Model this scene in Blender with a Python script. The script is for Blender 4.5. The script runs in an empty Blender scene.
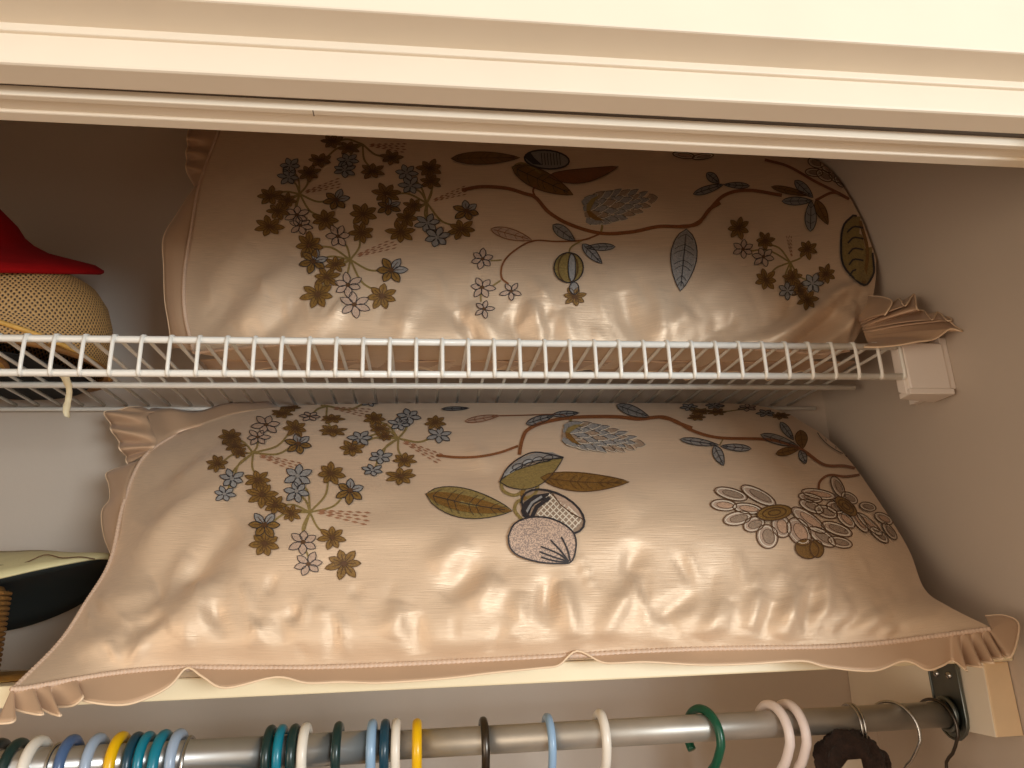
import bpy, bmesh, math, random
import numpy as np
from mathutils import Vector, Matrix
from mathutils.bvhtree import BVHTree
random.seed(7); RNG = np.random.RandomState(7)
scn = bpy.context.scene
COL = scn.collection
# ------------------------------------------------------------------ camera
H = 1.73                      # lens height above the floor (m)
FPX = 740.0; CX, CY = 512.0, 384.0
YAW, PITCH, ROLL = [math.radians(a) for a in (7.4, 17.0, -2.0)]
Fv = np.array([math.sin(YAW)*math.cos(PITCH), math.cos(YAW)*math.cos(PITCH), math.sin(PITCH)])
R0 = np.array([math.cos(YAW), -math.sin(YAW), 0.0]); U0 = np.cross(R0, Fv)
Rv = R0*math.cos(ROLL) + U0*math.sin(ROLL); Uv = -R0*math.sin(ROLL) + U0*math.cos(ROLL)
EYE = np.array([0.0, 0.0, H])
cd = bpy.data.cameras.new('camera'); cam = bpy.data.objects.new('camera', cd); COL.objects.link(cam)
cd.sensor_width = 36.0; cd.lens = FPX/1024*36; cd.clip_start = 0.01
cam.matrix_world = Matrix(((Rv[0], Uv[0], -Fv[0], 0), (Rv[1], Uv[1], -Fv[1], 0), (Rv[2], Uv[2], -Fv[2], H), (0, 0, 0, 1)))
scn.camera = cam
# ------------------------------------------------------------------ light
vs = scn.view_settings
vs.view_transform = 'Standard'; vs.look = 'None'; vs.gamma = 1; vs.use_curve_mapping = False
vs.exposure = -0.07
scn.cycles.max_bounces = 16; scn.cycles.diffuse_bounces = 10
w = bpy.data.worlds.new('room_ambient'); scn.world = w; w.use_nodes = True
bg = w.node_tree.nodes['Background']; bg.inputs[0].default_value = (1.0, 0.84, 0.68, 1); bg.inputs[1].default_value = 0.98
def area(name, loc, target, sx, sy, energy, color):
    l = bpy.data.lights.new(name, 'AREA'); l.shape = 'RECTANGLE'; l.size = sx; l.size_y = sy
    l.energy = energy; l.color = color
    o = bpy.data.objects.new(name, l); COL.objects.link(o); o.location = loc
    d = Vector(target) - Vector(loc); o.rotation_euler = d.to_track_quat('-Z', 'Y').to_euler()
    return o
area('window_daylight', (1.5, -2.1, 1.74), (-0.1, 0.8, 1.70), 1.1, 0.8, 60, (0.82, 0.93, 1.0))
area('warm_lamp', (-1.9, -1.0, 1.42), (0.3, 0.8, 1.75), 0.9, 0.9, 13, (1.0, 0.80, 0.60))

# ------------------------------------------------------------------ pixel helpers (photo 1024x768 -> direction)
def ray(px, py): return Rv*(px-CX)/FPX - Uv*(py-CY)/FPX + Fv
def atY(px, py, Y): d = ray(px, py); return EYE + d*(Y/d[1])
def atZ(px, py, Z): d = ray(px, py); return EYE + d*((Z-H)/d[2])
def proj(P):
    P = np.asarray(P, float) - EYE; z = P@Fv
    return np.stack([CX+FPX*(P@Rv)/z, CY-FPX*(P@Uv)/z], -1)

# ------------------------------------------------------------------ materials
def lin(c): return tuple(((v/255)/12.92 if v/255 <= .04045 else ((v/255+.055)/1.055)**2.4) for v in c) + (1,)
MATS = {}
def mat(name, rgb, rough=.5, metal=0.0, spec=.5, sheen=0.0, coat=0.0, noise=0.0, nscale=30, bump=0.0, bscale=200,
        trans=0.0, stretch=None, uv=False, aniso=0.0):
    m = bpy.data.materials.new(name); m.use_nodes = True; nt = m.node_tree; N = nt.nodes; L = nt.links
    b = N['Principled BSDF']; b.inputs['Base Color'].default_value = lin(rgb)
    b.inputs['Roughness'].default_value = rough; b.inputs['Metallic'].default_value = metal
    b.inputs['Specular IOR Level'].default_value = spec; b.inputs['Sheen Weight'].default_value = sheen
    b.inputs['Coat Weight'].default_value = coat
    b.inputs['Anisotropic'].default_value = aniso
    if trans: b.inputs['Transmission Weight'].default_value = trans
    tc = N.new('ShaderNodeTexCoord'); vec = tc.outputs['UV'] if uv else tc.outputs['Object']
    if stretch:
        mp = N.new('ShaderNodeMapping'); mp.inputs['Scale'].default_value = stretch; L.new(vec, mp.inputs[0]); vec = mp.outputs[0]
    if noise:
        n = N.new('ShaderNodeTexNoise'); n.inputs['Scale'].default_value = nscale; n.inputs['Detail'].default_value = 4
        L.new(vec, n.inputs['Vector'])
        hs = N.new('ShaderNodeHueSaturation'); hs.inputs['Color'].default_value = lin(rgb)
        mr = N.new('ShaderNodeMapRange'); mr.inputs['From Min'].default_value = .25; mr.inputs['From Max'].default_value = .75
        mr.inputs['To Min'].default_value = 1-noise; mr.inputs['To Max'].default_value = 1+noise
        L.new(n.outputs[0], mr.inputs[0]); L.new(mr.outputs[0], hs.inputs['Value']); L.new(hs.outputs[0], b.inputs['Base Color'])
    if bump:
        n2 = N.new('ShaderNodeTexNoise'); n2.inputs['Scale'].default_value = bscale; n2.inputs['Detail'].default_value = 3
        L.new(vec, n2.inputs['Vector'])
        bp = N.new('ShaderNodeBump'); bp.inputs['Strength'].default_value = bump; bp.inputs['Distance'].default_value = .002
        L.new(n2.outputs[0], bp.inputs['Height']); L.new(bp.outputs[0], b.inputs['Normal'])
    MATS[name] = m
    return m
mat('wall_paint', (194, 180, 165), .55, noise=.02, nscale=5, bump=.12, bscale=90)
mat('trim_paint', (232, 221, 202), .52, noise=.025, nscale=14, bump=.08, bscale=60)
mat('track_dark', (74, 62, 52), .5)
mat('board_paint', (246, 232, 196), .42, noise=.03, nscale=20, bump=.05, bscale=80)
mat('cleat_end', (240, 214, 176), .6, noise=.04, nscale=40, bump=.15, bscale=120)
mat('room_floor', (150, 116, 86), .45, noise=.15, nscale=6)
mat('wire_white', (238, 236, 228), .3, coat=.2)
mat('plastic_white', (236, 226, 216), .35)
mat('satin', (218, 192, 163), .41, metal=.34, spec=.5, sheen=.1, noise=.09, nscale=1, bump=.24, bscale=1, stretch=(30, 440, 1), uv=True)
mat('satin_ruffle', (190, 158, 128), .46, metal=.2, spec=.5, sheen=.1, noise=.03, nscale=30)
mat('hem_thread', (232, 205, 172), .6)
mat('piping_cord', (206, 178, 154), .45, noise=.12, nscale=600)
mat('thread_gold', (126, 94, 44), .5, noise=.3, nscale=420, bump=.5, bscale=900)
mat('thread_olive', (134, 114, 66), .5, noise=.3, nscale=420, bump=.5, bscale=900)
mat('thread_brown', (126, 76, 40), .5, noise=.3, nscale=420, bump=.5, bscale=900)
mat('thread_leafbrown', (118, 84, 36), .5, noise=.3, nscale=420, bump=.5, bscale=900)
mat('thread_bluegrey', (142, 140, 138), .45, noise=.2, nscale=420, bump=.5, bscale=900)
mat('thread_pinkgrey', (178, 152, 132), .5, noise=.15, nscale=420, bump=.5, bscale=900)
mat('thread_dash', (150, 106, 78), .5, noise=.2, nscale=420)
mat('thread_pinkbrown', (186, 152, 126), .5, noise=.15, nscale=420, bump=.5, bscale=900)
mat('thread_greybrown', (150, 128, 108), .5, noise=.2, nscale=420, bump=.5, bscale=900)
mat('thread_grey', (136, 132, 128), .5, noise=.25, nscale=420, bump=.5, bscale=900)
mat('thread_dark', (44, 40, 42), .6)
mat('thread_darkbrown', (84, 56, 30), .6)
mat('thread_white', (214, 200, 180), .5)
mat('steel', (196, 194, 190), .28, metal=.85, noise=.08, nscale=25)
mat('steel_worn', (186, 180, 170), .42, metal=.65, noise=.12, nscale=30, bump=.05, bscale=120)
mat('zinc', (120, 126, 124), .35, metal=1.0, noise=.1, nscale=60)
mat('wire_steel', (186, 184, 180), .25, metal=1.0)
mat('wire_dark', (92, 86, 80), .3, metal=1.0)
def plastic(n, c): mat('plastic_'+n, c, .28, spec=.5, coat=.15)
for n, c in dict(black=(20, 34, 36), darkgreen=(18, 48, 46), cream=(236, 228, 214), slate=(74, 100, 140), paleblue=(160, 178, 200),
                 yellow=(238, 186, 8), teal=(14, 124, 146), bluegreen=(18, 62, 80), green=(8, 82, 58), skyblue=(146, 178, 208),
                 pinkwhite=(242, 228, 222)).items(): plastic(n, c)
mat('red_felt', (142, 4, 6), .95, spec=.2, sheen=0.0, noise=.1, nscale=60, bump=.15, bscale=500)
mat('black_cloth', (18, 16, 18), .8)
mat('gold_straw', (206, 158, 76), .6, noise=.2, nscale=90, bump=.6, bscale=300)
mat('brown_straw', (146, 102, 50), .65, noise=.3, nscale=120, bump=.7, bscale=260)
mat('cream_brim', (206, 196, 150), .6, noise=.06, nscale=60, bump=.2, bscale=300)
mat('dark_lining', (30, 36, 34), .75)
mat('navy_cloth', (26, 46, 74), .75)
mat('brown_plush', (44, 28, 20), .95, sheen=.05, noise=.35, nscale=160, bump=1.0, bscale=260)
mat('cream_tag', (170, 152, 130), .7)
mat('rubber_strap', (222, 206, 168), .4, noise=.1, nscale=60)
def woven():
    m = mat('woven_straw', (160, 124, 76), .6); nt = m.node_tree; N = nt.nodes; L = nt.links; b = N['Principled BSDF']
    tc = N.new('ShaderNodeTexCoord'); mp = N.new('ShaderNodeMapping'); mp.inputs['Scale'].default_value = (170, 42, 1)
    mp.inputs['Rotation'].default_value = (0, 0, .5)
    L.new(tc.outputs['UV'], mp.inputs[0])
    v = N.new('ShaderNodeTexVoronoi'); v.inputs['Scale'].default_value = 1.0; v.inputs['Randomness'].default_value = .12
    L.new(mp.outputs[0], v.inputs['Vector'])
    cr = N.new('ShaderNodeValToRGB'); cr.color_ramp.elements[0].position = .2; cr.color_ramp.elements[0].color = lin((52, 34, 18))
    cr.color_ramp.elements[1].position = .42; cr.color_ramp.elements[1].color = lin((186, 146, 92))
    L.new(v.outputs['Distance'], cr.inputs[0]); L.new(cr.outputs[0], b.inputs['Base Color'])
    bp = N.new('ShaderNodeBump'); bp.inputs['Strength'].default_value = .7; bp.inputs['Distance'].default_value = .002
    L.new(v.outputs['Distance'], bp.inputs['Height']); L.new(bp.outputs[0], b.inputs['Normal'])
woven()
def stipple(name, ca, cb, scale):
    m = mat(name, ca, .55); nt = m.node_tree; N = nt.nodes; L = nt.links; b = N['Principled BSDF']
    tc = N.new('ShaderNodeTexCoord'); v = N.new('ShaderNodeTexNoise'); v.inputs['Scale'].default_value = scale; v.inputs['Detail'].default_value = 1
    L.new(tc.outputs['Object'], v.inputs['Vector'])
    cr = N.new('ShaderNodeValToRGB'); cr.color_ramp.elements[0].position = .44; cr.color_ramp.elements[0].color = lin(ca)
    cr.color_ramp.elements[1].position = .56; cr.color_ramp.elements[1].color = lin(cb)
    L.new(v.outputs[0], cr.inputs[0]); L.new(cr.outputs[0], b.inputs['Base Color'])
stipple('thread_stipple', (140, 122, 112), (196, 168, 146), 800)

# ------------------------------------------------------------------ object helpers
def obj(name, verts, faces, m, parent=None, smooth=True, uvs=None, fm=None):
    me = bpy.data.meshes.new(name); me.from_pydata([tuple(map(float, v)) for v in verts], [], [tuple(map(int, f)) for f in faces])
    for mm in (m if isinstance(m, (list, tuple)) else [m]): me.materials.append(MATS[mm])
    if smooth: me.polygons.foreach_set('use_smooth', [True]*len(me.polygons))
    if fm is not None: me.polygons.foreach_set('material_index', fm)
    if uvs is not None:
        ul = me.uv_layers.new(name='UVMap')
        for lp in me.loops: ul.data[lp.index].uv = uvs[lp.vertex_index]
    me.update()
    o = bpy.data.objects.new(name, me); COL.objects.link(o)
    if parent:
        o.parent = parent; o.matrix_parent_inverse = Matrix.Translation(-parent.location)
    return o
def tag(o, label, cat=None, group=None):
    o['label'] = label
    if cat: o['category'] = cat
    if group: o['group'] = group
    return o
def empty(name, loc, label, cat, group=None):
    o = bpy.data.objects.new(name, None); COL.objects.link(o); o.location = loc; o.empty_display_size = .05
    return tag(o, label, cat, group)
def struct(o): o['kind'] = 'structure'; return o
def box(name, lo, hi, m, parent=None, bevel=0.0, seg=2):
    bm = bmesh.new(); bmesh.ops.create_cube(bm, size=1)
    for v in bm.verts:
        v.co = Vector([lo[i] + (v.co[i]+.5)*(hi[i]-lo[i]) for i in range(3)])
    if bevel: bmesh.ops.bevel(bm, geom=bm.edges[:], offset=bevel, segments=seg, affect='EDGES', profile=.5)
    me = bpy.data.meshes.new(name); bm.to_mesh(me); bm.free(); me.materials.append(MATS[m])
    o = bpy.data.objects.new(name, me); COL.objects.link(o)
    if parent: o.parent = parent; o.matrix_parent_inverse = Matrix.Translation(-parent.location)
    return o
def tube_geo(pts, r, n=10, closed=False, cap=True):
    pts = [np.asarray(p, float) for p in pts]; k = len(pts)
    rr = r if hasattr(r, '__len__') else [r]*k
    V, F = [], []; prev = None
    for i, p in enumerate(pts):
        a = pts[(i-1) % k] if (closed or i > 0) else p; b = pts[(i+1) % k] if (closed or i < k-1) else p
        t = b-a; t = t/(np.linalg.norm(t)+1e-12)
        if prev is None:
            ref = np.array([0, 0, 1.0]) if abs(t[2]) < .9 else np.array([1.0, 0, 0]); u = np.cross(t, ref)
        else: u = prev - t*(prev@t)
        u = u/(np.linalg.norm(u)+1e-12); prev = u; v = np.cross(t, u)
        for j in range(n):
            a_ = 2*math.pi*j/n; V.append(p + rr[i]*(u*math.cos(a_)+v*math.sin(a_)))
    for i in range(k if closed else k-1):
        for j in range(n):
            F.append((i*n+j, i*n+(j+1) % n, ((i+1) % k)*n+(j+1) % n, ((i+1) % k)*n+j))
    if cap and not closed:
        F.append(tuple(range(n))[::-1]); F.append(tuple((k-1)*n+j for j in range(n)))
    return V, F
def tube(name, pts, r, m, parent=None, n=10, closed=False):
    V, F = tube_geo(pts, r, n, closed); return obj(name, V, F, m, parent)
def join_geo(parts):
    V, F = [], []
    for v, f in parts:
        o = len(V); V += list(v); F += [tuple(i+o for i in q) for q in f]
    return V, F
def crom(P, ts):                       # Catmull-Rom through rows of P (k x d), parameter 0..1
    P = np.asarray(P, float); k = len(P)
    Q = np.vstack([2*P[0]-P[1], P, 2*P[-1]-P[-2]]); out = []
    for t in ts:
        s = min(max(t, 0), 1)*(k-1); i = min(int(s), k-2); a = s-i
        p0, p1, p2, p3 = Q[i], Q[i+1], Q[i+2], Q[i+3]
        out.append(.5*((2*p1)+(-p0+p2)*a+(2*p0-5*p1+4*p2-p3)*a*a+(-p0+3*p1-3*p2+p3)*a**3))
    return np.array(out)
def lathe(name, prof, m, parent=None, center=(0, 0, 0), n=64, M=None, uv=True, wob=None):
    V, F, UV = [], [], []
    k = len(prof)
    for i, (r, z) in enumerate(prof):
        for j in range(n+1):
            a = 2*math.pi*j/n; zz = z + (wob(a, r) if wob else 0)
            p = Vector((r*math.cos(a), r*math.sin(a), zz))
            if M: p = M @ p
            V.append(Vector(center)+p); UV.append((j/n, i/(k-1)))
    for i in range(k-1):
        for j in range(n):
            F.append((i*(n+1)+j, i*(n+1)+j+1, (i+1)*(n+1)+j+1, (i+1)*(n+1)+j))
    return obj(name, V, F, m, parent, uvs=UV if uv else None)

# ------------------------------------------------------------------ the setting
YW, XR, XL = 0.937, 0.560, -0.95
CEIL = H+.86
struct(box('wall_back', (XL-.1, YW, 0), (XR+.1, YW+.08, CEIL+.05), 'wall_paint'))
struct(box('wall_right', (XR, .42, 0), (XR+.1, YW+.08, CEIL+.05), 'wall_paint'))
struct(box('wall_left', (XL-.1, .42, 0), (XL, YW+.08, CEIL+.05), 'wall_paint'))
struct(box('ceiling', (XL-.1, .37, CEIL), (XR+.1, YW+.08, CEIL+.06), 'wall_paint'))
struct(box('floor', (-2.6, -3.2, -.05), (2.4, YW+.08, 0), 'room_floor'))
# header over the closet opening, stepped from the room side inwards
def hz(py, Y): return float(atY(512, py, Y)[2])
zc1 = hz(20, .372); Y2 = .372*(zc1-H)/(hz(52, .372)-H)     # casing underside
za = hz(62, Y2+.003); zb = hz(90, Y2+.004)
OP_L, OP_R = -.70, .475
struct(box('trim_1', (-1.6, .372, zc1), (1.3, Y2+.03, zc1+.09), 'trim_paint', bevel=.0015))        # casing board
struct(box('trim_2', (OP_L, Y2, za), (OP_R, .455, zc1+.03), 'trim_paint', bevel=.001))              # upper bevel step
struct(box('trim_3', (OP_L, Y2+.003, zb), (OP_R, .4245, zc1+.02), 'trim_paint', bevel=.002))        # head jamb face
kz = (zb-H)
def yz(py): return .372*kz/(hz(py, .372)-H)
Yg0, Yg1, Yl, Ys, Ye = yz(110), yz(117), yz(122), yz(132), yz(141)
for o in (bpy.data.objects['trim_3'],):
    for v in o.data.vertices:
        if v.co.y > .42: v.co.y = Yg0 + (v.co.y-.4245)
struct(box('trim_4', (OP_L, Yg0-.002, zb+.007), (OP_R, Yg1+.002, zb+.02), 'track_dark'))             # slot between jamb and stop
struct(box('trim_5', (OP_L, Yg1, zb), (OP_R, Yl, zb+.02), 'trim_paint', bevel=.0008))                # door stop edge
struct(box('trim_6', (OP_L, Yl, zb+.0015), (OP_R, Ys, zb+.02), 'trim_paint', bevel=.0004))
struct(box('trim_7', (OP_L, Ys, zb-.0005), (OP_R, Ye, zb+.03), 'trim_paint', bevel=.0012))           # inner edge of the head
struct(box('wall_front', (-1.6, Y2+.02, zc1+.012), (1.3, Ye-.002, CEIL+.06), 'wall_paint'))
for i, (a, b) in enumerate(((-1.6, OP_L), (OP_R, 1.3))):
    struct(box('trim_%d' % (8+i), (a, .38, 0), (b, Ye, zc1+.012), 'trim_paint'))                     # side jambs
for nm in ('trim_4', 'trim_5', 'trim_6', 'trim_7'):
    for v in bpy.data.objects[nm].data.vertices: v.co.z -= .0012+.004*(v.co.x+.27)
# shallow joint where two lengths of the stop meet
jx = float(atY(313, 105, Yg1)[0])
struct(box('trim_10', (jx-.0003, Yg1+.0005, zb-.0021), (jx+.0003, Yl+.001, zb+.001), 'track_dark'))

# ------------------------------------------------------------------ wire shelf
YF, DZ = .688, H+.2547
XE = .540
ws = empty('wire_shelf', (-.2, YF, DZ), 'white coated wire shelf with a laddered front lip carrying the upper pillow', 'shelf')
LZ = H+.2215
tube('front_rail', [(XL+.005, YF, DZ), (.505, YF, DZ)], .0035, 'wire_white', ws)
tube('lip_rail', [(XL+.005, YF, LZ), (.505, YF, LZ)], .0035, 'wire_white', ws)
tube('support_rail', [(XL+.005, .831, DZ-.001), (XE+.001, .831, DZ-.0014)], .0035, 'wire_white', ws)
tube('back_rail', [(XL+.005, .929, DZ-.002), (XE+.001, .929, DZ-.002)], .0028, 'wire_white', ws)
x0 = float(atY(416.3, 343, YF)[0])
pts = [(0, .931, DZ+.0035), (0, .72, DZ+.0035), (0, YF+.002, DZ+.0042), (0, YF-.0035, DZ+.002), (0, YF-.0045, DZ-.004),
       (0, YF-.0045, LZ+.006), (0, YF-.004, LZ-.001), (0, YF-.001, LZ-.003)]
V, F = tube_geo(pts, .0019, 8); wire0 = None
for i in range(-37, 21):
    x = x0+i*.0254
    if x < XL+.01 or x > XE: continue
    if wire0 is None:
        o = obj('deck_wire', V, F, 'wire_white'); wire0 = o
    else:
        o = wire0.copy(); COL.objects.link(o)
    o.parent = ws; o.matrix_parent_inverse = Matrix.Translation(-ws.location); o.location = (x, 0, 0)
# end bracket on the right wall
br = empty('shelf_end_bracket', (.53, .69, H+.2), 'square white plastic bracket holding the wire shelf end to the wall', 'bracket')
def taper_box(name, c8, m, parent, bevel=.002):
    bm = bmesh.new(); vs_ = [bm.verts.new(c) for c in c8]
    for f in ((0, 1, 2, 3), (7, 6, 5, 4), (0, 4, 5, 1), (1, 5, 6, 2), (2, 6, 7, 3), (3, 7, 4, 0)): bm.faces.new([vs_[i] for i in f])
    bmesh.ops.recalc_face_normals(bm, faces=bm.faces[:])
    if bevel: bmesh.ops.bevel(bm, geom=bm.edges[:], offset=bevel, segments=3, affect='EDGES', profile=.5)
    me = bpy.data.meshes.new(name); bm.to_mesh(me); bm.free(); me.materials.append(MATS[m])
    o = bpy.data.objects.new(name, me); COL.objects.link(o)
    if parent: o.parent = parent; o.matrix_parent_inverse = Matrix.Translation(-parent.location)
    return o
zb0, zb1 = H+.2035, H+.2585
taper_box('front_plate', [(.507, .682, zb0+.003), (.553, .682, zb0+.003), (.553, .682, zb1-.001), (.5055, .682, zb1),
                          (.507, .700, zb0+.003), (.553, .700, zb0+.003), (.553, .700, zb1-.001), (.5055, .700, zb1)], 'plastic_white', br)
taper_box('side_plate', [(.5035, .686, zb0-.002), (.509, .686, zb0-.002), (.508, .686, zb1-.002), (.5035, .686, zb1-.002),
                         (.5035, .699, zb0+.004), (.509, .699, zb0+.004), (.508, .699, zb1-.002), (.5035, .699, zb1-.002)], 'plastic_white', br, .001)
taper_box('base_lip', [(.504, .681, zb0-.003), (.555, .681, zb0-.003), (.555, .681, zb0+.003), (.504, .681, zb0+.003),
                       (.506, .702, zb0-.003), (.555, .715, zb0-.003), (.555, .715, zb0+.003), (.506, .702, zb0+.003)], 'plastic_white', br, .001)
taper_box('wall_flange', [(.551, .684, zb0+.004), (XR, .684, zb0+.004), (XR, .684, zb1+.006), (.551, .684, zb1+.006),
                          (.551, .75, zb0+.004), (XR, .75, zb0+.004), (XR, .75, zb1+.006), (.551, .75, zb1+.006)], 'plastic_white', br, .0012)

# ------------------------------------------------------------------ lower board, cleat, rod
BF, BZ0, BZ1 = .685, H-.0615, H-.0445
tag(box('shelf_board', (XL+.001, BF, BZ0), (.5585, YW-.001, BZ1), 'board_paint', bevel=.0015),
    'cream painted wooden shelf board under the lower pillow', 'shelf')
cl = empty('shelf_cleat', (.545, .80, BZ0-.06), 'short cream wooden cleat block on the right wall under the board', 'cleat')
z1, z0 = BZ0-.0005, H-.128
taper_box('cleat_body', [(.5315, .695, z0), (XR-.0005, .695, z0), (XR-.0005, .695, z1), (.5335, .695, z1),
                         (.5315, YW-.001, z0), (XR-.0005, YW-.001, z0), (XR-.0005, YW-.001, z1), (.5335, YW-.001, z1)], 'trim_paint', cl, .001)
taper_box('cut_end', [(.532, .6935, z0+.0005), (XR-.001, .6935, z0+.0005), (XR-.001, .6935, z1-.001), (.534, .6935, z1-.001),
                      (.532, .696, z0+.0005), (XR-.001, .696, z0+.0005), (XR-.001, .696, z1-.001), (.534, .696, z1-.001)], 'cleat_end', cl, .0008)
RY = .750; RZ = float(atY(550, 736.4, RY)[2]); RR1, RR2 = .0122, .0138
rod = empty('closet_rod', (0, RY, RZ), 'worn steel telescoping closet rod hung with coloured hangers', 'rod')
xs = float(atY(392, 745, RY)[0])
tube('inner_tube', [(xs-.02, RY, RZ), (.5284, RY, RZ)], RR1, 'steel_worn', rod, 32)
tube('outer_tube', [(XL+.005, RY, RZ), (xs, RY, RZ)], RR2, 'steel', rod, 32)
rb = empty('rod_bracket', (.53, RY, RZ-.03), 'dark zinc rod bracket plate screwed to the cleat', 'bracket')
# plate with rounded ends
ol = []
for k in range(9): a = math.pi*k/8; ol.append((RY-.002+.0215*math.cos(a+math.pi), RZ-.002-.0215*math.sin(a)))
ol += [(RY+.0195, BZ0-.010), (RY+.0150, BZ0-.003), (RY-.0185, BZ0-.003), (RY-.0235, BZ0-.008)]
n_ = len(ol); V = [(.5315, y, z) for y, z in ol]+[(.5285, y, z) for y, z in ol]
F = [tuple(range(n_)), tuple(range(2*n_-1, n_-1, -1))]+[(i, (i+1) % n_, n_+(i+1) % n_, n_+i) for i in range(n_)]
obj('plate', V, F, 'zinc', rb, smooth=False)
V, F = tube_geo([(.5285, y, z) for y, z in ol], .0014, 6, True); obj('rim', V, F, 'zinc', rb)
ring = [(.525, RY+.0145*math.cos(a), RZ+.0145*math.sin(a)) for a in np.linspace(0, 2*math.pi, 28, endpoint=False)]
V, F = tube_geo(ring, .0028, 8, True); obj('socket_ring', V, F, 'zinc', rb)
for yy, zz in ((RY-.010, BZ0-.0155), (RY+.009, BZ0-.0150)):
    sc = lathe('screw', [(.0001, .0022), (.002, .0021), (.0034, .0012), (.0038, 0)], 'wire_steel', rb, (.5284, yy, zz), 16,
               Matrix.Rotation(-math.pi/2, 3, 'Y'), uv=False)
    obj('screw_slot', *join_geo([tube_geo([(.5262, yy-.0022, zz-.001), (.5262, yy+.0022, zz+.001)], .0004, 4)]), 'thread_dark', sc)

# ------------------------------------------------------------------ pillows
def grid_surface(rows, nu, nv):
    G = np.array([[atY(*p) for p in r] for r in rows])      # nv0 x nu0 x 3
    us = np.linspace(0, 1, nu); vs_ = np.linspace(0, 1, nv)
    A = np.array([crom(G[i], us) for i in range(len(rows))])
    S = np.array([crom(A[:, j], vs_) for j in range(nu)]).transpose(1, 0, 2)
    return S, us, vs_
def normals(S):
    du = np.gradient(S, axis=1); dv = np.gradient(S, axis=0)
    n = np.cross(du, dv); n /= (np.linalg.norm(n, axis=2, keepdims=True)+1e-12)
    return n
def ridge(PX, a, b, wd, amp, c=None):
    # soft fold along a pixel segment (optionally bent through c)
    P = [a, b] if c is None else list(crom([a, c, b], np.linspace(0, 1, 9)))
    best = None; tt = None; L = len(P)-1
    for i in range(L):
        p, q = np.array(P[i], float), np.array(P[i+1], float); d = q-p
        t = np.clip(((PX-p)@d)/(d@d), 0, 1); dist = np.linalg.norm(PX-(p+t[..., None]*d), axis=2)
        if best is None: best, tt = dist, (i+t)/L
        else:
            m_ = dist < best; best = np.where(m_, dist, best); tt = np.where(m_, (i+t)/L, tt)
    tap = np.sin(np.clip(tt, 0.02, .98)*math.pi)**.6
    return amp*np.exp(-(best/wd)**2)*tap
def smooth_noise(nu, nv, fu, fv, seed):
    r = np.random.RandomState(seed); g = r.randn(fv+3, fu+3)
    us = np.linspace(0, 1, nu); vs_ = np.linspace(0, 1, nv)
    A = np.array([crom(row[:, None], us)[:, 0] for row in g]); return np.array([crom(A[:, j:j+1], vs_)[:, 0] for j in range(nu)]).T
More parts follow.
